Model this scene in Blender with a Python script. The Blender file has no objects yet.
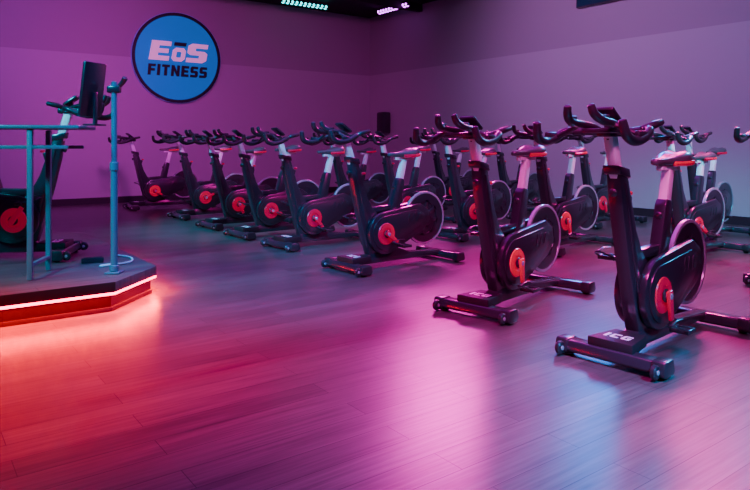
import bpy, bmesh, math, random
from mathutils import Vector, Matrix
random.seed(4)
S = bpy.context.scene
COL = S.collection
H = 1.10; F = 647.0
ZOOM = (375, 245, 1.0)
UA = math.atan2(.595, .804)
C = Vector((-.12, 15.82, 0))
U = Vector((math.cos(UA), math.sin(UA), 0)); W = Vector((-math.sin(UA), math.cos(UA), 0))
def R2W(a, b, z=0): return C + U*a + W*b + Vector((0, 0, z))

# ---------------------------------------------------------------- materials
def newmat(name):
    m = bpy.data.materials.new(name); m.use_nodes = True
    nt = m.node_tree; b = nt.nodes['Principled BSDF']
    return m, nt, b
def mat(name, col, rough=.5, metal=0., bump=0., bscale=200., emis=None, estr=0., var=0.0, coat=0.):
    m, nt, b = newmat(name)
    b.inputs['Roughness'].default_value = rough
    b.inputs['Metallic'].default_value = metal
    b.inputs['Coat Weight'].default_value = coat
    b.inputs['Coat Roughness'].default_value = .16
    tc = nt.nodes.new('ShaderNodeTexCoord')
    n = nt.nodes.new('ShaderNodeTexNoise'); n.inputs['Scale'].default_value = bscale
    nt.links.new(tc.outputs['Object'], n.inputs['Vector'])
    mx = nt.nodes.new('ShaderNodeMix'); mx.data_type = 'RGBA'
    mx.inputs[6].default_value = (*[c*(1-var) for c in col], 1)
    mx.inputs[7].default_value = (*[min(1, c*(1+var)) for c in col], 1)
    nt.links.new(n.outputs['Fac'], mx.inputs[0]); nt.links.new(mx.outputs[2], b.inputs['Base Color'])
    if bump > 0:
        bp = nt.nodes.new('ShaderNodeBump'); bp.inputs['Strength'].default_value = bump; bp.inputs['Distance'].default_value = .002
        nt.links.new(n.outputs['Fac'], bp.inputs['Height']); nt.links.new(bp.outputs['Normal'], b.inputs['Normal'])
    if emis:
        b.inputs['Emission Color'].default_value = (*emis, 1); b.inputs['Emission Strength'].default_value = estr
    return m
M_black = mat('black_powder_coat', (.026, .024, .034), .28, 0, .05, 400, var=.1, coat=1)
M_dark = mat('dark_plastic', (.020, .019, .026), .30, 0, .05, 300, var=.1, coat=.8)
M_rubber = mat('black_rubber', (.022, .021, .027), .36, 0, .2, 250, var=.1, coat=.4)
M_matte = mat('matte_black_plate', (.012, .012, .015), .6, 0, .1, 250, var=.1)
M_silver = mat('brushed_aluminium', (.97, .97, .98), .35, .0, .05, 300, var=.03, coat=.5)
M_steel = mat('flywheel_steel', (.60, .60, .66), .25, .5, .05, 300, var=.05)
M_red = mat('red_plastic', (.68, .0, .05), .3, 0, 0, 60, var=.03, emis=(1, .0, .08), estr=.16, coat=.5)  # slight emission added so the red stands out; these parts are no lamps
M_white = mat('white_print', (.95, .95, .95), .5, 0, 0, 60, var=.02)
M_ltblue = mat('sign_light_blue_edge', (.25, .5, .75), .5, 0, 0, 60, var=.02)
M_seat = mat('saddle_vinyl', (.09, .085, .095), .3, 0, .2, 150, var=.15, coat=.3)
M_blue = mat('sign_blue', (.0, .21, .52), .45, 0, 0, 20, var=.03, emis=(.0, .21, .62), estr=.38)  # emission keeps the face blue under magenta light; the sign is unlit
M_pink = mat('sign_pale_pink', (.97, .70, .85), .5, 0, 0, 20, var=.02, emis=(.95, .45, .75), estr=.35)  # letters brightened by emission, not a light source
M_navy = mat('sign_dark', (.008, .008, .02), .5, 0, 0, 20, var=.05)
M_ceil = mat('ceiling_black', (.012, .011, .014), .8, 0, .3, 8, var=.3)
M_trim = mat('baseboard_dark', (.02, .018, .022), .5, 0, 0, 20, var=.1)
M_led = mat('led_cyan', (.1, .6, .7), .4, emis=(.0, .7, .75), estr=7)
M_ledp = mat('led_lilac', (.5, .3, .7), .4, emis=(.6, .06, .9), estr=11)
M_strip = mat('led_red_strip', (1, .2, .1), .4, emis=(1, .0, .08), estr=26)
M_screen = mat('screen_black', (.01, .012, .02), .12, 0, 0, 10, var=.1)
M_screenb = mat('screen_blue_glow', (.01, .02, .04), .2, emis=(.02, .1, .3), estr=.08)
M_frame = mat('teal_lit_steel', (.08, .24, .27), .3, .3, 0, 100, var=.06)  # teal light falling on the steel is put into its base colour
M_cable = mat('white_cable', (.75, .75, .75), .5)

def wall_mat():
    m, nt, b = newmat('two_tone_wall_paint')
    tc = nt.nodes.new('ShaderNodeTexCoord'); sp = nt.nodes.new('ShaderNodeSeparateXYZ')
    geo = nt.nodes.new('ShaderNodeNewGeometry')
    nt.links.new(geo.outputs['Position'], sp.inputs[0])
    gt = nt.nodes.new('ShaderNodeMath'); gt.operation = 'GREATER_THAN'; gt.inputs[1].default_value = 2.79
    nt.links.new(sp.outputs['Z'], gt.inputs[0])
    mx = nt.nodes.new('ShaderNodeMix'); mx.data_type = 'RGBA'
    mx.inputs[6].default_value = (.41, .41, .42, 1); mx.inputs[7].default_value = (.32, .30, .32, 1)
    nt.links.new(gt.outputs[0], mx.inputs[0])
    nt.links.new(mx.outputs[2], b.inputs['Base Color']); b.inputs['Roughness'].default_value = .65
    n = nt.nodes.new('ShaderNodeTexNoise'); n.inputs['Scale'].default_value = 90
    nt.links.new(tc.outputs['Object'], n.inputs['Vector'])
    bp = nt.nodes.new('ShaderNodeBump'); bp.inputs['Strength'].default_value = .15; bp.inputs['Distance'].default_value = .003
    nt.links.new(n.outputs['Fac'], bp.inputs['Height']); nt.links.new(bp.outputs['Normal'], b.inputs['Normal'])
    return m
M_wall = wall_mat()

def floor_mat(name, c1, c2, rough, rot):
    m, nt, b = newmat(name)
    tc = nt.nodes.new('ShaderNodeTexCoord'); mp = nt.nodes.new('ShaderNodeMapping')
    mp.inputs['Rotation'].default_value = (0, 0, rot)
    nt.links.new(tc.outputs['Object'], mp.inputs['Vector'])
    br = nt.nodes.new('ShaderNodeTexBrick')
    br.offset = .37; br.inputs['Scale'].default_value = 1
    br.inputs['Brick Width'].default_value = 1.22; br.inputs['Row Height'].default_value = .14
    br.inputs['Mortar Size'].default_value = .0016; br.inputs['Mortar Smooth'].default_value = .2
    br.inputs['Color1'].default_value = (*c1, 1); br.inputs['Color2'].default_value = (*c2, 1)
    br.inputs['Mortar'].default_value = (.02, .016, .016, 1)
    nt.links.new(mp.outputs[0], br.inputs['Vector'])
    mp2 = nt.nodes.new('ShaderNodeMapping'); mp2.inputs['Scale'].default_value = (1.3, 34, 1)
    nt.links.new(mp.outputs[0], mp2.inputs['Vector'])
    n = nt.nodes.new('ShaderNodeTexNoise'); n.inputs['Scale'].default_value = 1.5; n.inputs['Detail'].default_value = 6; n.inputs['Roughness'].default_value = .6
    nt.links.new(mp2.outputs[0], n.inputs['Vector'])
    rp = nt.nodes.new('ShaderNodeValToRGB'); rp.color_ramp.elements[0].position = .3; rp.color_ramp.elements[1].position = .72
    rp.color_ramp.elements[0].color = (.55, .55, .55, 1); rp.color_ramp.elements[1].color = (1.3, 1.3, 1.3, 1)
    nt.links.new(n.outputs['Fac'], rp.inputs[0])
    mx = nt.nodes.new('ShaderNodeMix'); mx.data_type = 'RGBA'; mx.blend_type = 'MULTIPLY'; mx.inputs[0].default_value = 1
    nt.links.new(br.outputs['Color'], mx.inputs[6]); nt.links.new(rp.outputs[0], mx.inputs[7])
    nt.links.new(mx.outputs[2], b.inputs['Base Color'])
    mr = nt.nodes.new('ShaderNodeMapRange'); mr.inputs['To Min'].default_value = rough-.02; mr.inputs['To Max'].default_value = rough+.05
    nt.links.new(n.outputs['Fac'], mr.inputs['Value']); nt.links.new(mr.outputs[0], b.inputs['Roughness'])
    b.inputs['Specular IOR Level'].default_value = .4
    bp = nt.nodes.new('ShaderNodeBump'); bp.inputs['Strength'].default_value = .10; bp.inputs['Distance'].default_value = .002
    ad = nt.nodes.new('ShaderNodeMath'); ad.operation = 'MULTIPLY_ADD'; ad.inputs[1].default_value = .35
    sb = nt.nodes.new('ShaderNodeMath'); sb.operation = 'MULTIPLY'; sb.inputs[1].default_value = -1
    nt.links.new(br.outputs['Fac'], sb.inputs[0])
    nt.links.new(n.outputs['Fac'], ad.inputs[0]); nt.links.new(sb.outputs[0], ad.inputs[2])
    nt.links.new(ad.outputs[0], bp.inputs['Height']); nt.links.new(bp.outputs['Normal'], b.inputs['Normal'])
    return m
M_floor = floor_mat('vinyl_plank_floor', (.125, .10, .097), (.088, .070, .068), .29, 0)
M_stage = floor_mat('stage_plank', (.13, .11, .10), (.09, .08, .08), .38, 0)
M_riser = mat('stage_riser', (.010, .008, .008), .35, 0, .05, 30, var=.2)

# ---------------------------------------------------------------- mesh helpers
class MB:
    def __init__(s): s.v = []; s.f = []; s.m = []
    def add(s, vs, fs, mi=0):
        o = len(s.v); s.v += [tuple(v) for v in vs]
        s.f += [tuple(i+o for i in f) for f in fs]; s.m += [mi]*len(fs); return s
    def bm(s, bm, mi=0):
        bm.verts.index_update()
        s.add([v.co.copy() for v in bm.verts], [[v.index for v in f.verts] for f in bm.faces], mi); bm.free(); return s
    def box(s, c, d, bev=.0, rot=None, mi=0, seg=2):
        bm = bmesh.new(); bmesh.ops.create_cube(bm, size=1)
        for v in bm.verts: v.co = Vector((v.co.x*d[0], v.co.y*d[1], v.co.z*d[2]))
        if bev > 0: bmesh.ops.bevel(bm, geom=list(bm.edges), offset=bev, segments=seg, affect='EDGES', profile=.5)
        for v in bm.verts:
            if rot: v.co = rot @ v.co
            v.co += Vector(c)
        return s.bm(bm, mi)
    def prism(s, prof, y0, y1, bev=0., mi=0, axis='y', seg=2):
        bm = bmesh.new()
        def P(p, t):
            if axis == 'y': return (p[0], t, p[1])
            if axis == 'z': return (p[0], p[1], t)
            return (t, p[0], p[1])
        a = [bm.verts.new(P(p, y0)) for p in prof]; b = [bm.verts.new(P(p, y1)) for p in prof]
        n = len(prof)
        bm.faces.new(a); bm.faces.new(b[::-1])
        for i in range(n): bm.faces.new((a[i], b[i], b[(i+1) % n], a[(i+1) % n])[::-1])
        bmesh.ops.recalc_face_normals(bm, faces=bm.faces)
        if bev > 0: bmesh.ops.bevel(bm, geom=[e for e in bm.edges], offset=bev, segments=seg, affect='EDGES', profile=.5, clamp_overlap=True)
        return s.bm(bm, mi)
    def tube(s, pts, r, seg=10, mi=0, smooth=True, closed=False, flat=1.):
        pts = [Vector(p) for p in pts]
        rs = r if isinstance(r, (list, tuple)) else [r]*len(pts)
        if smooth and len(pts) > 2:
            q = []; rr = []
            for i in range(len(pts)-1):
                p0 = pts[max(i-1, 0)]; p1 = pts[i]; p2 = pts[i+1]; p3 = pts[min(i+2, len(pts)-1)]
                for k in range(5):
                    t = k/5
                    q.append(.5*((2*p1)+(p2-p0)*t+(2*p0-5*p1+4*p2-p3)*t*t+(3*p1-p0-3*p2+p3)*t**3))
                    rr.append(rs[i]*(1-t)+rs[i+1]*t)
            q.append(pts[-1]); rr.append(rs[-1]); pts = q; rs = rr
        vs = []; fs = []
        T = (pts[1]-pts[0]).normalized()
        up = Vector((0, 1, 0)) if abs(T.y) < .8 else Vector((0, 0, 1))
        N = (up - T*up.dot(T)).normalized()
        n = len(pts)
        ring = [(0, rs[0]*.55, -rs[0]*.35)] + [(i, rs[i], 0) for i in range(n)] + [(n-1, rs[-1]*.55, rs[-1]*.35)]
        frames = []
        for i in range(n):
            if i == 0: t = pts[1]-pts[0]
            elif i == n-1: t = pts[-1]-pts[-2]
            else: t = pts[i+1]-pts[i-1]
            t.normalize(); N = (N - t*N.dot(t)).normalized(); frames.append((t, N.copy(), t.cross(N)))
        for (i, rad, off) in ring:
            t, nn, bb = frames[i]
            for k in range(seg):
                a = 2*math.pi*k/seg
                vs.append(pts[i]+t*off+nn*math.cos(a)*rad+bb*math.sin(a)*rad*flat)
        m = len(ring)
        for i in range(m-1):
            for k in range(seg):
                fs.append((i*seg+k, i*seg+(k+1) % seg, (i+1)*seg+(k+1) % seg, (i+1)*seg+k))
        fs.append(tuple(range(seg))[::-1]); fs.append(tuple((m-1)*seg+k for k in range(seg)))
        return s.add(vs, fs, mi)
    def lathe(s, prof, c, axis='y', seg=28, mi=0):
        vs = []; fs = []; n = len(prof)
        for k in range(seg):
            a = 2*math.pi*k/seg
            for (r, t) in prof:
                x, y = r*math.cos(a), r*math.sin(a)
                p = {'y': (x, t, y), 'z': (x, y, t), 'x': (t, x, y)}[axis]
                vs.append(Vector(p)+Vector(c))
        for k in range(seg):
            k2 = (k+1) % seg
            for i in range(n):
                j = (i+1) % n
                if prof[i][0] == 0 and prof[j][0] == 0: continue
                fs.append((k*n+i, k*n+j, k2*n+j, k2*n+i))
        return s.add(vs, fs, mi)
    def mesh(s, name, mats, angle=40):
        me = bpy.data.meshes.new(name)
        me.from_pydata(s.v, [], s.f)
        for m in mats: me.materials.append(m)
        for p, mi in zip(me.polygons, s.m): p.material_index = mi
        bm = bmesh.new(); bm.from_mesh(me)
        bmesh.ops.remove_doubles(bm, verts=bm.verts, dist=1e-6)
        bmesh.ops.recalc_face_normals(bm, faces=bm.faces); bm.to_mesh(me); bm.free()
        me.shade_smooth(); me.set_sharp_from_angle(angle=math.radians(angle))
        me.update(); return me

def obj(name, me, loc=(0, 0, 0), parent=None, rz=0, label=None, cat=None, kind=None, group=None):
    o = bpy.data.objects.new(name, me); COL.objects.link(o)
    o.location = loc; o.rotation_euler = (0, 0, rz)
    if parent: o.parent = parent
    if label: o['label'] = label
    if cat: o['category'] = cat
    if kind: o['kind'] = kind
    if group: o['group'] = group
    return o
def cyl(r, t0, t1, bev=.004): return [(0, t0), (r-bev, t0), (r, t0+bev), (r, t1-bev), (r-bev, t1), (0, t1)]

# ---------------------------------------------------------------- room shell (rotated frame)
AX0, BX0, CH = -13.2, -15.6, 4.2
def shell(name, a0, a1, b0, b1, z0, z1, m, bev=0):
    mb = MB().box(((a0+a1)/2, (b0+b1)/2, (z0+z1)/2), (a1-a0, b1-b0, z1-z0), bev)
    return obj(name, mb.mesh(name, [m]), C, None, UA, kind='structure')
shell('floor', AX0-.1, .1, BX0-.1, .1, -.1, 0, M_floor)
shell('ceiling', AX0-.1, .1, BX0-.1, .1, CH, CH+.1, M_ceil)
shell('wall_back', AX0, 0, 0, .1, 0, CH, M_wall)
shell('wall_right', 0, .1, BX0, .1, 0, CH, M_wall)
shell('wall_left', AX0-.1, AX0, BX0, .1, 0, CH, M_wall)
shell('wall_front', AX0, 0, BX0-.1, BX0, 0, CH, M_wall)
shell('baseboard_back', AX0, -.015, -.015, 0, 0, .12, M_trim)
shell('baseboard_right', -.015, 0, BX0, 0, 0, .12, M_trim)
for i, b in enumerate((-1.9, -4.2, -6.5, -8.8)):
    shell('trim_%d' % (i+1), AX0, 0, b-.06, b+.06, CH-.16, CH, M_ceil)

# ---------------------------------------------------------------- sign
E_ = [(0,0),(.74,0),(.74,.23),(.3,.23),(.3,.39),(.68,.39),(.68,.61),(.3,.61),(.3,.77),(.74,.77),(.74,1),(0,1)]
F_ = [(0,0),(.28,0),(.28,.37),(.64,.37),(.64,.6),(.28,.6),(.28,.77),(.7,.77),(.7,1),(0,1)]
I_ = [(0,0),(.28,0),(.28,1),(0,1)]
C_ = [(.12,0),(.74,0),(.74,.22),(.24,.22),(.24,.78),(.74,.78),(.74,1),(.12,1),(0,.88),(0,.12)]
G_ = [(.12,0),(.76,0),(.76,.58),(.42,.58),(.42,.38),(.54,.38),(.54,.2),(.24,.2),(.24,.8),(.74,.8),(.74,1),(.12,1),(0,.88),(0,.12)]
T_ = [(.23,0),(.51,0),(.51,.77),(.74,.77),(.74,1),(0,1),(0,.77),(.23,.77)]
N_ = [(0,0),(.26,0),(.26,.56),(.56,0),(.82,0),(.82,1),(.56,1),(.56,.44),(.26,1),(0,1)]
S_ = [(0,0),(.62,0),(.76,.12),(.76,.5),(.64,.61),(.29,.61),(.29,.77),(.74,.77),(.74,1),(.13,1),(0,.88),(0,.5),(.12,.39),(.47,.39),(.47,.23),(0,.23)]
def letter(mb, prof, x, z, w, h, y0, y1, sh=.12, grow=0):
    mb.prism([(x+p[0]*w+p[1]*h*sh, z+p[1]*h) for p in prof], y0, y1)
def ring_letter(mb, x, z, w, h, y0, y1, sh=.12, t=.3):
    out = [(.0,.2),(.2,0),(.8,0),(1,.2),(1,.8),(.8,1),(.2,1),(0,.8)]
    inn = [(t,.34),(t+.04,.28),(1-t-.04,.28),(1-t,.34),(1-t,.66),(1-t-.04,.72),(t+.04,.72),(t,.66)]
    T = lambda p: (x+p[0]*w+p[1]*h*sh, z+p[1]*h)
    vs = []
    for L, y in ((out, y0), (inn, y0), (inn, y1), (out, y1)):
        vs += [(T(p)[0], y, T(p)[1]) for p in L]
    fs = []
    for i in range(8):
        j = (i+1) % 8
        for a in range(4):
            b = (a+1) % 4
            fs.append((a*8+i, a*8+j, b*8+j, b*8+i))
    mb.add(vs, fs)
sg = obj('wall_sign', None, R2W(-4.79, -.03, 2.84), None, UA, label='round blue gym sign with pale lettering and dark rim on wall', cat='sign')
obj('sign_rim', MB().lathe([(.838,-.03),(.898,-.03),(.898,.028),(.838,.028)], (0,0,0), seg=72).mesh('sign_rim', [M_navy]), parent=sg)
obj('sign_outline', MB().lathe([(.898,-.025),(.907,-.025),(.907,.028),(.898,.028)], (0,0,0), seg=72).mesh('sign_outline', [M_ltblue]), parent=sg)
obj('sign_face', MB().lathe([(0,-.018),(.838,-.018),(.838,.026),(0,.026)], (0,0,0), seg=72).mesh('sign_face', [M_blue]), parent=sg)
mb = MB()
def eos(mb, y0, y1, g=0):
    letter(mb, E_, -.58-g, -.07-g, .52+g, .38+2*g, y0, y1, .18)
    ring_letter(mb, -.14-g, -.07-g, .26+2*g, .27+2*g, y0, y1, .18)
    letter(mb, S_, .16-g, -.07-g, .54+g, .38+2*g, y0, y1, .18)
eos(mb, -.045, -.019)
obj('lettering', mb.mesh('lettering_top', [M_pink]), parent=sg, label='pale pink letters EoS')
mb = MB(); mb.prism([(-.08, .24), (.16, .24), (.175, .31), (-.065, .31)], -.045, -.019)
obj('lettering_bar', mb.mesh('lettering_bar', [M_navy]), parent=sg, label='dark bar above the letter o')
mb = MB(); x = -.6
for L, w in ((F_, .7), (I_, .28), (T_, .74), (N_, .82), (E_, .74), (S_, .76), (S_, .76)):
    letter(mb, L, x, -.37, .205, .22, -.035, -.019, .08); x += w*.205+.035
obj('lettering', mb.mesh('lettering_bottom', [M_navy]), parent=sg, label='dark letters FITNESS')

# ---------------------------------------------------------------- ceiling led bars
def ledbar(name, pos, ang, L, label, m2):
    o = obj(name, None, pos, None, ang, label=label, cat='light')
    obj('housing', MB().box((0, 0, 0), (L, .09, .06), .01).mesh('led_housing', [M_trim]), parent=o)
    mb = MB()
    n = int(L/.1)
    for i in range(n):
        x = -L/2+.06+i*(L-.12)/(n-1)
        mb.lathe([(0, -.048), (.024, -.046), (.03, -.03), (0, -.03)], (x, -.0, 0), 'z', 12)
        mb.lathe([(0, -.058), (.022, -.055), (.027, -.045), (0, -.045)], (x, 0, .0), 'y', 12)
    obj('led_lens', mb.mesh('led_lens', [m2]), parent=o)
    obj('bracket', MB().box((0, 0, .06), (.05, .06, .07), .004).mesh('led_bracket', [M_trim]), parent=o)
    return o
ledbar('led_light_bar', (-1.50, 13.77, 4.10), UA, 1.15, 'black ceiling light bar with glowing cyan LEDs', M_led)
ledbar('led_light_bar', (.40, 14.2, 4.10), UA-math.pi/2, 1.1, 'black ceiling light bar with glowing lilac LEDs', M_ledp)

# wall tv
tv = obj('television', None, R2W(-.05, -6.48, 3.68), None, UA, label='flat black wall television with dark screen mounted high', cat='television')
obj('tv_bezel', MB().box((0, 0, 0), (.06, .92, .54), .01).mesh('tv_bezel', [M_dark]), parent=tv)
obj('tv_screen', MB().box((-.032, 0, 0), (.004, .88, .50), 0).mesh('tv_screen', [M_screenb]), parent=tv)
# speaker
sp = obj('wall_speaker', None, R2W(-.13, -.72, 1.62), None, UA, label='black loudspeaker mounted on the wall near the corner', cat='speaker')
obj('speaker_cabinet', MB().box((0, 0, 0), (.22, .26, .50), .03).mesh('spk', [M_dark]), parent=sp)
obj('speaker_grille', MB().box((-.113, 0, 0), (.012, .22, .44), .004).mesh('grl', [M_rubber]), parent=sp)
obj('wall_bracket', MB().box((.117, 0, 0), (.02, .12, .2), .003).mesh('brk', [M_trim]), parent=sp)
for b in (-3.2, -8.0):
    w = obj('wall_outlet', MB().box((0, 0, 0), (.01, .08, .12), .003).box((-.006, 0, .022), (.004, .035, .03), 0).box((-.006, 0, -.022), (.004, .035, .03), 0).mesh('outlet', [M_white]), R2W(-.006, b, .42), None, UA, label='small white electrical outlet plate on the wall', cat='outlet', group='wall outlets')

# ---------------------------------------------------------------- bike
def hull(pts):
    pts = sorted(set((round(a, 5), round(b, 5)) for a, b in pts))
    def half(P):
        h = []
        for p in P:
            while len(h) > 1 and (h[-1][0]-h[-2][0])*(p[1]-h[-2][1])-(h[-1][1]-h[-2][1])*(p[0]-h[-2][0]) <= 0: h.pop()
            h.append(p)
        return h[:-1]
    return half(pts)+half(pts[::-1])
def circ(cx, cz, r, n=20): return [(cx+r*math.cos(2*math.pi*i/n), cz+r*math.sin(2*math.pi*i/n)) for i in range(n)]
PARTS = []
def stabilizer():
    mb = MB()
    prof = [(-.055, .035), (-.035, .022), (.035, .022), (.055, .035), (.04, .085), (-.04, .085)]
    mb.prism(prof, -.25, .25, .008)
    for sy in (-1, 1):
        mb.prism([(-.062, .03), (-.04, .012), (.04, .012), (.062, .03), (.046, .092), (-.046, .092)], sy*.22, sy*.29, .01, mi=1)
        mb.lathe(cyl(.024, 0, .02), (0, sy*.235, 0), 'z', 14, mi=1)
    return mb
me_fs = stabilizer().mesh('front_stabilizer', [M_black, M_rubber])
PARTS.append(('front_stabilizer', me_fs, (.56, 0, 0), [], None))
PARTS.append(('rear_stabilizer', me_fs, (-.54, 0, 0), [], None))
mw = MB().lathe(cyl(.034, -.014, .014, .006), (0, 0, 0), 'y', 18).lathe(cyl(.012, -.018, .018, .002), (0, 0, 0), 'y', 10, mi=1).mesh('transport_wheel', [M_rubber, M_steel])
for sy in (-1, 1): PARTS.append(('transport_wheel', mw, (.63, sy*.25, .045), [], None))
mb = MB()
mb.prism([(-.54, .05), (.56, .05), (.56, .085), (.42, .105), (.3, .15), (.0, .16), (-.12, .115), (-.54, .09)], -.04, .04, .008)
mb.prism([(.585, .12), (.585, -.12), (.36, -.085), (.36, .085)], .07, .128, .006, axis='z', mi=1)
mb.prism([(.47, .97), (.55, .99), (.525, .80), (.46, .52), (.40, .30), (.35, .13), (.0, .13), (.05, .30), (.19, .42), (.31, .55), (.37, .66)], -.04, .04, .012)
mb.prism([(.45, .93), (.56, .955), (.57, 1.0), (.46, .98)], -.048, .048, .008)
mb.prism([(.18, .22), (.05, .2), (-.07, .76), (-.06, .79), (-.005, .80), (.02, .77)], -.034, .034, .010)
mb.prism([(.31, .55), (.33, .50), (.06, .50), (.0, .56)], -.026, .026, .008)
for s in (-1, 1):
    mb.prism([(.475, .90), (.505, .91), (.415, .50), (.37, .34), (.325, .36), (.39, .58)], min(s*.036, s*.048), max(s*.036, s*.048), .004)
PARTS.append(('frame', mb.mesh('bike_frame', [M_black, M_matte], 30), (0, 0, 0), [], None))
def cover(s):
    mb = MB()
    y = lambda a, b: (min(s*a, s*b), max(s*a, s*b))
    mb.prism(hull(circ(.19, .315, .19, 36)+[(-.22, .56), (-.32, .50), (-.34, .40), (-.26, .31)]), *y(.043, .088), .012)
    mb.prism(hull(circ(.19, .315, .155, 36)+[(-.17, .51), (-.26, .46), (-.27, .40), (-.2, .35)]), *y(.084, .097), .006)
    for k in range(3):
        x = -.07-k*.055
        mb.prism([(x, .40), (x+.018, .40), (x-.002, .475), (x-.02, .475)], *y(.095, .100), .002)
    return mb.mesh('chain_cover', [M_dark], 30)
def disc(s):
    prof = [(.05, s*.094), (.094, s*.094), (.097, s*.098), (.092, s*.104), (.055, s*.108), (.05, s*.104)]
    mb = MB().lathe(prof, (0, 0, 0), 'y', 40)
    mb.lathe([(0, s*.094), (.05, s*.094), (.05, s*.101), (0, s*.101)], (0, 0, 0), 'y', 40)
    return mb.mesh('cover_disc', [M_red])
for s in (1, -1):
    PARTS.append(('chain_cover', cover(s), (0, 0, 0), [('cover_disc', disc(s), (.2, 0, .31), 'red disc around the crank axle')], None))
mb = MB()
mb.lathe(cyl(.018, -.135, .145), (0, 0, 0), 'y', 16, mi=0)
mb.lathe(cyl(.036, .106, .118), (0, 0, 0), 'y', 20, mi=1); mb.lathe(cyl(.036, -.118, -.106), (0, 0, 0), 'y', 20, mi=1)
for (sg_, y0, y1) in ((1, -.142, -.122), (-1, .122, .142)):
    mb.prism([(-.024, -.03*sg_), (.024, -.03*sg_), (.017, .13*sg_), (-.017, .13*sg_)], y0, y1, .005, mi=2)
    mb.prism([(-.017, .13*sg_), (.017, .13*sg_), (.014, .18*sg_), (0, .187*sg_), (-.014, .18*sg_)], y0+.001, y1-.001, .004, mi=1)
me_crank = mb.mesh('crank', [M_steel, M_rubber, M_red])
def pedal_mesh():
    mb = MB()
    mb.box((0, 0, 0), (.095, .015, .024), .004)
    mb.box((0, .085, 0), (.095, .012, .024), .004)
    mb.box((.042, .042, 0), (.012, .085, .022), .004); mb.box((-.042, .042, 0), (.012, .085, .022), .004)
    mb.lathe(cyl(.010, -.02, .09, .002), (0, 0, 0), 'y', 12)
    mb.tube([(.045, 0, .01), (.10, .01, .03), (.135, .042, .045), (.10, .075, .03), (.045, .085, .01)], .006, 6)
    mb.tube([(.13, .042, .045), (.07, .042, .06), (.0, .042, .055)], .008, 6, flat=.4)
    return mb.mesh('pedal', [M_rubber])
me_pedal = pedal_mesh()
PARTS.append(('crank', me_crank, (.2, 0, .31), [('pedal', me_pedal, (0, .145, -.17), None), ('pedal', me_pedal, (0, -.23, .17), None)], 'crank with red painted arms'))
mb = MB()
mb.lathe([(.230, -.013), (.247, -.013), (.25, -.010), (.25, .010), (.247, .013), (.230, .013)], (0, 0, 0), 'y', 44, mi=0)
mb.lathe([(.150, -.009), (.230, -.009), (.230, .009), (.150, .009)], (0, 0, 0), 'y', 44, mi=1)
mb.lathe(cyl(.075, -.028, .028), (0, 0, 0), 'y', 24, mi=1)
mb.lathe([(.05, -.003), (.155, -.003), (.155, .003), (.05, .003)], (0, 0, 0), 'y', 44, mi=1)
for i in range(8):
    a = i*math.pi/4+.2; ca, sa = math.cos(a), math.sin(a)
    pr = [(.04, -.022), (.15, -.016), (.17, -.03), (.17, .03), (.15, .016), (.04, .022)]
    mb.prism([(p[0]*ca-p[1]*sa, p[0]*sa+p[1]*ca) for p in pr], -.009, .009, .002, mi=1)
PARTS.append(('flywheel', mb.mesh('flywheel', [M_steel, M_black]), (-.34, 0, .41), [], 'dark spoked flywheel with thin metal rim'))
mb = MB().prism([(.452, .86), (.52, .87), (.605, 1.17), (.545, 1.165)], -.026, .026, .008)
for k in range(5): mb.box((.548+k*.011, 0, 1.02+k*.03), (.012, .012, .006), 0, None, mi=1)
PARTS.append(('handlebar_post', mb.mesh('handlebar_post', [M_silver, M_dark], 35), (0.005, 0, 0), [], 'silver aluminium handlebar post'))
mb = MB().tube([(-.01, 0, 0), (.02, 0, 0), (.045, 0, 0)], [.010, .012, .020], 14, smooth=False).lathe(cyl(.022, .035, .045, .004), (0, 0, 0), 'x', 18, mi=0).lathe(cyl(.012, .043, .049, .002), (0, 0, 0), 'x', 14, mi=1)
me_knob = mb.mesh('knob', [M_dark, M_red])
PARTS.append(('adjustment_knob', me_knob, (.51, 0, .86), [], 'small black knob with red centre'))
mb = MB().box((.385, 0, .80), (.05, .05, .09), .012, Matrix.Rotation(math.radians(-18), 3, 'Y')).lathe(cyl(.018, .84, .86, .005), (.345, 0, 0), 'z', 16, mi=1)
PARTS.append(('resistance_knob', mb.mesh('resistance_knob', [M_dark, M_red]), (0.035, 0, 0), [], None))
# handlebar
mb = MB()
mb.box((.575, 0, 1.175), (.15, .08, .045), .012)
mb.box((.66, 0, 1.182), (.12, .16, .024), .008)
mb.tube([(.60, -.19, 1.18), (.585, -.1, 1.178), (.58, 0, 1.178), (.585, .1, 1.178), (.60, .19, 1.18)], .017, 10)
for s in (-1, 1):
    mb.tube([(.585, s*.10, 1.178), (.595, s*.185, 1.185), (.63, s*.225, 1.18), (.71, s*.235, 1.145), (.80, s*.235, 1.13), (.865, s*.23, 1.155), (.885, s*.22, 1.22)],
            [.016, .018, .020, .023, .024, .023, .019], 12)
    mb.tube([(.585, s*.05, 1.185), (.64, s*.065, 1.205), (.71, s*.085, 1.215), (.80, s*.085, 1.225), (.855, s*.07, 1.255), (.87, s*.06, 1.295)], [.015, .017, .020, .022, .021, .018], 12)
    mb.tube([(.70, s*.235, 1.15), (.71, s*.16, 1.18), (.72, s*.085, 1.215)], .013, 8)
    mb.tube([(.60, s*.17, 1.185), (.555, s*.205, 1.205), (.48, s*.21, 1.222)], [.017, .020, .017], 10)
    mb.box((.74, s*.235, 1.16), (.08, .028, .035), .008)
    mb.box((.79, s*.085, 1.243), (.06, .026, .022), .007)
PARTS.append(('handlebar', mb.mesh('handlebar', [M_rubber]), (0, 0, 0), [], 'black multi-grip handlebar with curved horns'))
rot = Matrix.Rotation(math.radians(-35), 3, 'Y')
mb = MB().box((.60, 0, 1.255), (.13, .11, .022), .008, rot).box((.60, 0, 1.215), (.03, .03, .08), .004)
me_con = mb.mesh('console', [M_dark]); mb = MB().box((.60-.007, 0, 1.255+.010), (.10, .085, .003), 0, rot)
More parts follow.
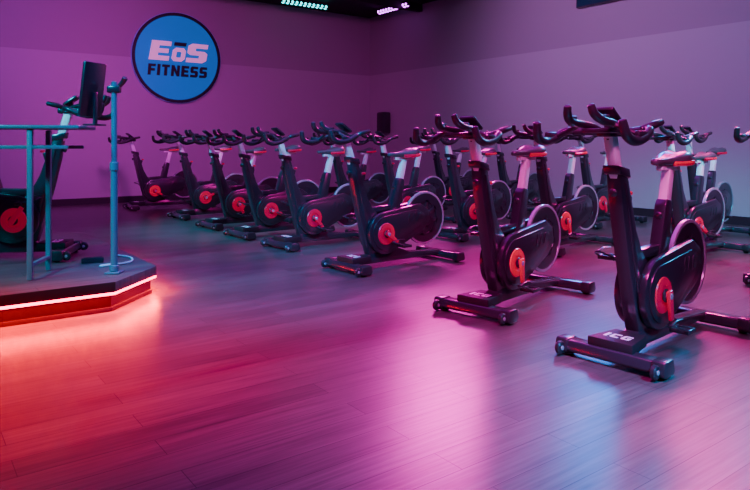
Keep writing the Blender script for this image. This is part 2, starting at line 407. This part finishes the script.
PARTS.append(('console', me_con, (0, 0, 0), [('console_screen', mb.mesh('console_screen', [M_screen]), (0, 0, 0), None)], None))
mb = MB().prism([(-.045, .70), (.02, .71), (-.062, 1.0), (-.118, .995)], -.026, .026, .008).box((-.09, 0, 1.005), (.22, .04, .028), .006)
PARTS.append(('seat_post', mb.mesh('seat_post', [M_silver], 35), (0, 0, 0), [], 'silver aluminium seat post'))
PARTS.append(('seat_knob', me_knob, (-.0, 0, .71), [], None))
def saddle():
    mb = MB()
    secs = [(-.235, .03, 1.085, .04), (-.228, .075, 1.10, .06), (-.20, .098, 1.108, .072), (-.15, .100, 1.10, .072), (-.10, .078, 1.082, .06), (-.05, .05, 1.070, .05),
            (.01, .033, 1.066, .046), (.06, .028, 1.066, .044), (.085, .020, 1.058, .034), (.094, .008, 1.048, .018)]
    n = 16; vs = []; fs = []
    for (x, hw, zt, th) in secs:
        for k in range(n):
            a = 2*math.pi*k/n
            y = hw*math.copysign(abs(math.cos(a))**.8, math.cos(a)); sz = math.sin(a)
            z = zt-th/2+th/2*math.copysign(abs(sz)**.7, sz)
            if sz > 0: z -= .016*math.exp(-(y/.016)**2)*(1 if hw > .02 else 0)
            z -= 1.2*y*y if hw > .06 else 0
            vs.append((x, y, z))
    for i in range(len(secs)-1):
        for k in range(n): fs.append((i*n+k, i*n+(k+1) % n, (i+1)*n+(k+1) % n, (i+1)*n+k))
    fs.append(tuple(range(n))); fs.append(tuple((len(secs)-1)*n+k for k in range(n)))
    mb.add(vs, fs)
    for s in (-1, 1): mb.tube([(-.19, s*.03, 1.04), (-.08, s*.025, 1.02), (.04, s*.012, 1.035)], .006, 6)
    return mb.mesh('saddle', [M_seat], 60)
mb = MB()
mb.tube([(-.06, .05, 1.03), (-.13, .086, 1.032), (-.19, .094, 1.036), (-.230, .06, 1.04), (-.240, 0, 1.042), (-.230, -.06, 1.04), (-.19, -.094, 1.036), (-.13, -.086, 1.032), (-.06, -.05, 1.03)], .015, 8)
PARTS.append(('saddle', saddle(), (0, 0, 0), [('saddle_trim', mb.mesh('saddle_trim', [M_red]), (0, 0, 0), 'red edge trim')], None))
mb = MB(); x = -.068
for L, wd in ((I_, .28), (C_, .74), (G_, .76)):
    mb.prism([(x+p[0]*.060, -.031+p[1]*.062) for p in L], 0, .0015, axis='z'); x += wd*.060+.014
me_t = mb.mesh('decal_base', [M_white])
me_t.transform(Matrix.Translation((.49, 0, .1283)) @ Matrix.Rotation(math.pi/2, 4, 'Z'))
PARTS.append(('base_decal', me_t, (0, 0, 0), [], 'white printed lettering'))

def place_bike(pos, heading, label, crank_ang=0, hb=0., sh=0., z=0., group='spin bikes in rows', name='exercise_bike'):
    root = bpy.data.objects.new(name, None); COL.objects.link(root)
    root.empty_display_size = .1
    root.location = (pos[0], pos[1], z); root.rotation_euler = (0, 0, math.radians(heading))
    root['label'] = label; root['category'] = 'exercise bike'
    if group: root['group'] = group
    for (n, me, loc, subs, lab) in PARTS:
        o = bpy.data.objects.new(n, me); COL.objects.link(o); o.parent = root
        l = Vector(loc)
        if n in ('handlebar', 'console', 'handlebar_post'): l += Vector((hb*.3, 0, hb))
        if n in ('saddle', 'seat_post'): l += Vector((-sh*.27, 0, sh))
        o.location = l
        if lab: o['label'] = lab
        if n == 'crank': o.rotation_euler = (0, crank_ang, 0)
        for (sn, sme, sl, slab) in subs:
            q = bpy.data.objects.new(sn, sme); COL.objects.link(q); q.parent = o; q.location = sl
            if n == 'crank': q.rotation_euler = (0, -crank_ang, 0)
            if slab: q['label'] = slab
    return root

L0 = 'black cycling bike with red crank disc on wood floor'
row1 = [((1.60, 3.61), 222, .15, -.035), ((1.02, 4.56), 227, .1, -.0), ((.2, 5.95), 218, .9, -.03), ((-.56, 7.2), 219, .7, -.02), ((-1.15, 8.0), 218, 1.2, 0),
        ((-1.72, 8.84), 218, .4, -.03), ((-2.45, 9.95), 217, 2., 0), ((-3.68, 11.35), 214, 1., -.02)]
row2 = [((3.55, 5.25), 219, .4, -.02), ((3.22, 6.45), 219, 1., -.07), ((2.07, 6.92), 221, .2, -.02), ((1.28, 7.9), 219, .8, -.04), ((.55, 9.0), 217, 2.2, 0), ((-.2, 10.2), 218, .3, -.04)]
row3 = [((4.95, 6.65), 219, .4, 0), ((4.0, 7.7), 219, 1.3, -.03), ((3.2, 9.0), 218, .2, -.05), ((2.3, 10.2), 219, .8, 0), ((1.45, 11.4), 217, 2.2, -.04)]
for rn, row in enumerate((row1, row2, row3)):
    for (p, h, ca, sh) in row:
        place_bike(p, h, L0, ca, random.uniform(-.02, .015), sh)

# ---------------------------------------------------------------- stage
P1 = Vector((-1.71, 4.26, 0)); P2 = Vector((-1.62, 4.81, 0))
def toR(p):
    d = p-C; return (d.dot(U), d.dot(W))
a1, b1 = toR(P1); a2, b2 = toR(P2)
ch = max(a2-a1, b2-b1); a2 = a1+ch; b2 = b1+ch
Lb = 2.3; La = 3.4
poly = [(a1-La, b1), (a1, b1), (a2, b2), (a2, b2+Lb), (a1, b2+Lb+ch), (a1-La, b2+Lb+ch)]
SZ = .20
oa, ob = a1, b1
pl = [(p[0]-oa, p[1]-ob) for p in poly]
def inset(pl, d):
    n = len(pl); res = []
    for i in range(n):
        p0 = Vector(pl[i-1]); p1 = Vector(pl[i]); p2 = Vector(pl[(i+1) % n])
        e1 = (p1-p0).normalized(); e2 = (p2-p1).normalized()
        n1 = Vector((-e1.y, e1.x)); n2 = Vector((-e2.y, e2.x))
        b = (n1+n2).normalized(); k = d/max(.2, b.dot(n1)); res.append(tuple(p1+b*k))
    return res
st = obj('stage_platform', None, R2W(oa, ob), None, UA, label='low instructor platform with wood top and glowing red LED edge', cat='stage')
obj('stage_top', MB().prism(pl, SZ-.07, SZ, .004, axis='z').mesh('stage_top', [M_stage], 30), parent=st)
obj('riser', MB().prism(inset(pl, .04), 0, SZ-.07, 0, axis='z').mesh('stage_riser', [M_riser], 30), parent=st)
i1 = inset(pl, .010)
mb = MB()
for i in range(4):
    p, q = Vector(i1[i]), Vector(i1[i+1]); d = (q-p); L = d.length; ang = math.atan2(d.y, d.x); c = (p+q)/2
    mb.box((c.x, c.y, SZ-.078), (L, .016, .014), .0, Matrix.Rotation(ang, 3, 'Z'))
    if i < 3:
        nrm = Vector((d.y, -d.x)).normalized()
        lt = bpy.data.lights.new('led_strip_lamp', 'AREA'); lt.shape = 'RECTANGLE'; lt.size = L; lt.size_y = .02
        lt.color = (1, 0, .0); lt.energy = 24*L
        lo = bpy.data.objects.new('led_strip_lamp', lt); COL.objects.link(lo)
        wp = R2W(oa, ob)+U*(c.x+nrm.x*.02)+W*(c.y+nrm.y*.02); wp.z = SZ-.088
        lo.location = wp
        wn = (U*nrm.x+W*nrm.y)
        zax = -(wn*.19+Vector((0, 0, -1))).normalized(); xax = (U*d.x+W*d.y).normalized(); yax = zax.cross(xax).normalized(); xax = yax.cross(zax)
        lo.rotation_euler = Matrix((xax, yax, zax)).transposed().to_euler()
obj('led_strip', mb.mesh('led_strip', [M_strip]), parent=st, label='glowing red LED strip')
obj('riser_trim', MB().prism(inset(pl, .03), 0, .03, .003, axis='z').mesh('riser_trim', [M_trim], 30), parent=st)

place_bike((-3.04, 5.12), 10, 'black instructor cycling bike with red crank disc on the platform', .6, z=SZ, group=None)

dk = obj('standing_desk', None, (-2.62, 4.42, SZ), None, math.radians(8), label='tall steel-framed standing desk with thin top on the platform', cat='desk')
obj('desk_top', MB().box((.0, 0, 1.02), (1.25, .40, .024), .006).mesh('desk_top', [M_frame]), parent=dk)
obj('apron', MB().box((0, -.17, .885), (1.1, .024, .024), .003).box((0, .17, .885), (1.1, .024, .024), .003).mesh('apron', [M_frame]), parent=dk)
for sx in (-.5, .31):
    obj('leg', MB().box((sx, -.17, .505), (.034, .03, 1.0), .004).box((sx, .17, .505), (.034, .03, 1.0), .004).box((sx, 0, .89), (.03, .34, .024), .004).box((sx, 0, .1), (.03, .34, .024), .004).mesh('desk_leg', [M_frame]), parent=dk)
mo = obj('monitor', None, (-1.99, 4.50, SZ+1.033), None, math.radians(-110), label='slim black monitor on a stand on the desk', cat='monitor')
rt = Matrix.Rotation(math.radians(-8), 3, 'X')
obj('monitor_panel', MB().box((0, .03, .25), (.20, .026, .38), .01, rt).mesh('mp', [M_dark]), parent=mo)
obj('monitor_screen', MB().box((0, .015, .246), (.18, .003, .35), 0, rt).mesh('ms', [M_screen]), parent=mo)
obj('monitor_stand', MB().box((0, .055, .12), (.03, .018, .22), .005).box((0, .05, .007), (.12, .10, .012), .004).mesh('mst', [M_dark]), parent=mo)
po = obj('microphone_stand', None, (-1.83, 4.54, SZ), None, 0, label='straight steel pole stand with clamp head and small foot', cat='stand')
obj('pole', MB().tube([(0, 0, .02), (0, 0, .75)], .024, 14, smooth=False).tube([(0, 0, .74), (0, 0, 1.34)], .02, 14, smooth=False).lathe(cyl(.03, .72, .78), (0, 0, 0), 'z', 16).mesh('pole', [M_frame]), parent=po)
obj('foot_plate', MB().box((0, 0, .008), (.10, .10, .014), .004).lathe(cyl(.032, .015, .06, .006), (0, 0, 0), 'z', 16).mesh('foot_plate', [M_frame]), parent=po)
obj('clamp_head', MB().box((.0, 0, 1.29), (.09, .05, .05), .01).tube([(.02, 0, 1.30), (.06, 0, 1.34), (.08, -.01, 1.37)], [.014, .018, .02], 10).mesh('clamp_head', [M_dark]), parent=po)
ps = obj('power_strip', MB().box((0, 0, .02), (.16, .06, .04), .01).box((0, 0, .041), (.13, .03, .006), .002).mesh('power_strip', [M_dark]), (-2.16, 4.95, SZ), None, .4, label='black power strip lying on the platform', cat='power strip')
ca = obj('power_cable', MB().tube([(-1.99, 4.97, SZ+.008), (-1.96, 4.88, SZ+.008), (-2.03, 4.78, SZ+.008), (-1.98, 4.80, SZ+.008), (-1.87, 4.95, SZ+.008), (-1.95, 5.15, SZ+.008), (-2.1, 5.25, SZ+.008)], .007, 6).mesh('power_cable', [M_cable]), label='thin white power cable looped on the platform', cat='cable')

# ---------------------------------------------------------------- lights
def spot(loc, tgt, col, e, size=60, blend=.8, rad=.4):
    l = bpy.data.lights.new('spot', 'SPOT'); l.energy = e; l.color = col; l.spot_size = math.radians(size); l.spot_blend = blend; l.shadow_soft_size = rad
    o = bpy.data.objects.new('unseen_spot', l); COL.objects.link(o); o.location = loc
    o.rotation_euler = (Vector(tgt)-Vector(loc)).to_track_quat('-Z', 'Y').to_euler(); return o
def area(loc, tgt, col, e, sx, sy=None):
    l = bpy.data.lights.new('area', 'AREA'); l.energy = e; l.color = col; l.shape = 'RECTANGLE'; l.size = sx; l.size_y = sy or sx
    o = bpy.data.objects.new('fill_area_light', l); COL.objects.link(o); o.location = loc
    o.rotation_euler = (Vector(tgt)-Vector(loc)).to_track_quat('-Z', 'Y').to_euler(); return o
MAG = (1, .0, .34); TEAL = (.0, .5, .75); PNK = (1, .0, .5)
area((.0, 6.0, 4.1), (.0, 6.0, 0), (.6, .0, .9), 120, 5, 5)  # unseen broad panel, overall purple fill
spot((4.0, 8.0, 4.0), (2.1, 5.2, .2), MAG, 2600, 50, rad=.5)
spot((1.2, 11.5, 4.0), (-.1, 6.0, .2), (.95, 0, .5), 2600, 58, rad=.7)
spot((5.5, 4.5, 4.0), (2.6, 6.6, .5), PNK, 1200, 60)
spot((.9, .4, 4.0), (1.6, 3.8, 1.1), (1, .1, .6), 1000, 28)  # added pink front fill, brightens posts and bikes facing the camera
spot((.2, 1.6, 4.0), (.3, 3.5, 0), (.95, 0, .45), 1500, 48)
spot((-1.5, 6.0, 4.0), (-3.0, 12.9, 2.4), (.88, .06, .68), 1350, 75)
spot((-4.5, 7.5, 4.0), (-6.5, 11.0, 2.8), (.66, .06, .82), 600, 110)
spot((.5, 8.5, 4.0), (4.0, 10.6, 2.4), (.64, .22, .74), 760, 110)
spot((3.8, 3.5, 4.0), (5.2, 8.8, 2.2), (.15, .35, .9), 520, 70)
spot((-1.2, 2.8, 4.0), (-1.0, 5.2, 0), (.0, .26, .95), 1700, 44)
spot((3.6, 9.9, 3.3), (1.2, 2.7, 0), (0, .22, .9), 700, 26, rad=.7)  # added at the mirror position to put a blue reflection on the floor
spot((2.6, -.5, 4.0), (1.35, 2.1, .0), (0, .36, .9), 5200, 34, blend=.9)
spot((-4.2, 1.6, 4.0), (-2.4, 4.9, .9), TEAL, 2600, 34)
spot((-1.4, 2.6, 4.0), (-.2, 6.8, 1.0), (.0, .42, .85), 2400, 34)  # added teal front fill from the left, brightens the bikes
spot((2.6, 2.2, 4.0), (3.4, 6.2, 1.0), TEAL, 3200, 36)
spot((4.0, 11.0, 4.0), (1.5, 7.5, .9), TEAL, 1500, 46)
spot((5.3, 7.5, 3.9), (2.2, 5.0, 1.0), (0, .4, .9), 1500, 34, rad=.2)  # added behind the bikes for a teal rim on their edges
spot((-4.6, 6.6, 4.0), (-2.0, 8.6, .6), TEAL, 2400, 44)
spot((-2.9, 1.3, 4.0), (-1.75, 3.1, 0), (1, .0, .0), 4200, 36)  # added red spot, carries the LED strip's glow farther across the floor

w = bpy.data.worlds.new('World'); S.world = w; w.use_nodes = True
w.node_tree.nodes['Background'].inputs[0].default_value = (.05, .01, .08, 1); w.node_tree.nodes['Background'].inputs[1].default_value = .3

Z = ZOOM[2]
cd = bpy.data.cameras.new('camera'); cd.sensor_width = 36; cd.lens = 36*F/750*Z; cd.clip_start = .05
cd.shift_x = (ZOOM[0]-375)/750*Z; cd.shift_y = -(ZOOM[1]-145)/750*Z
cam = bpy.data.objects.new('camera', cd); COL.objects.link(cam); cam.location = (0, 0, H); cam.rotation_euler = (math.pi/2, 0, 0)
S.camera = cam
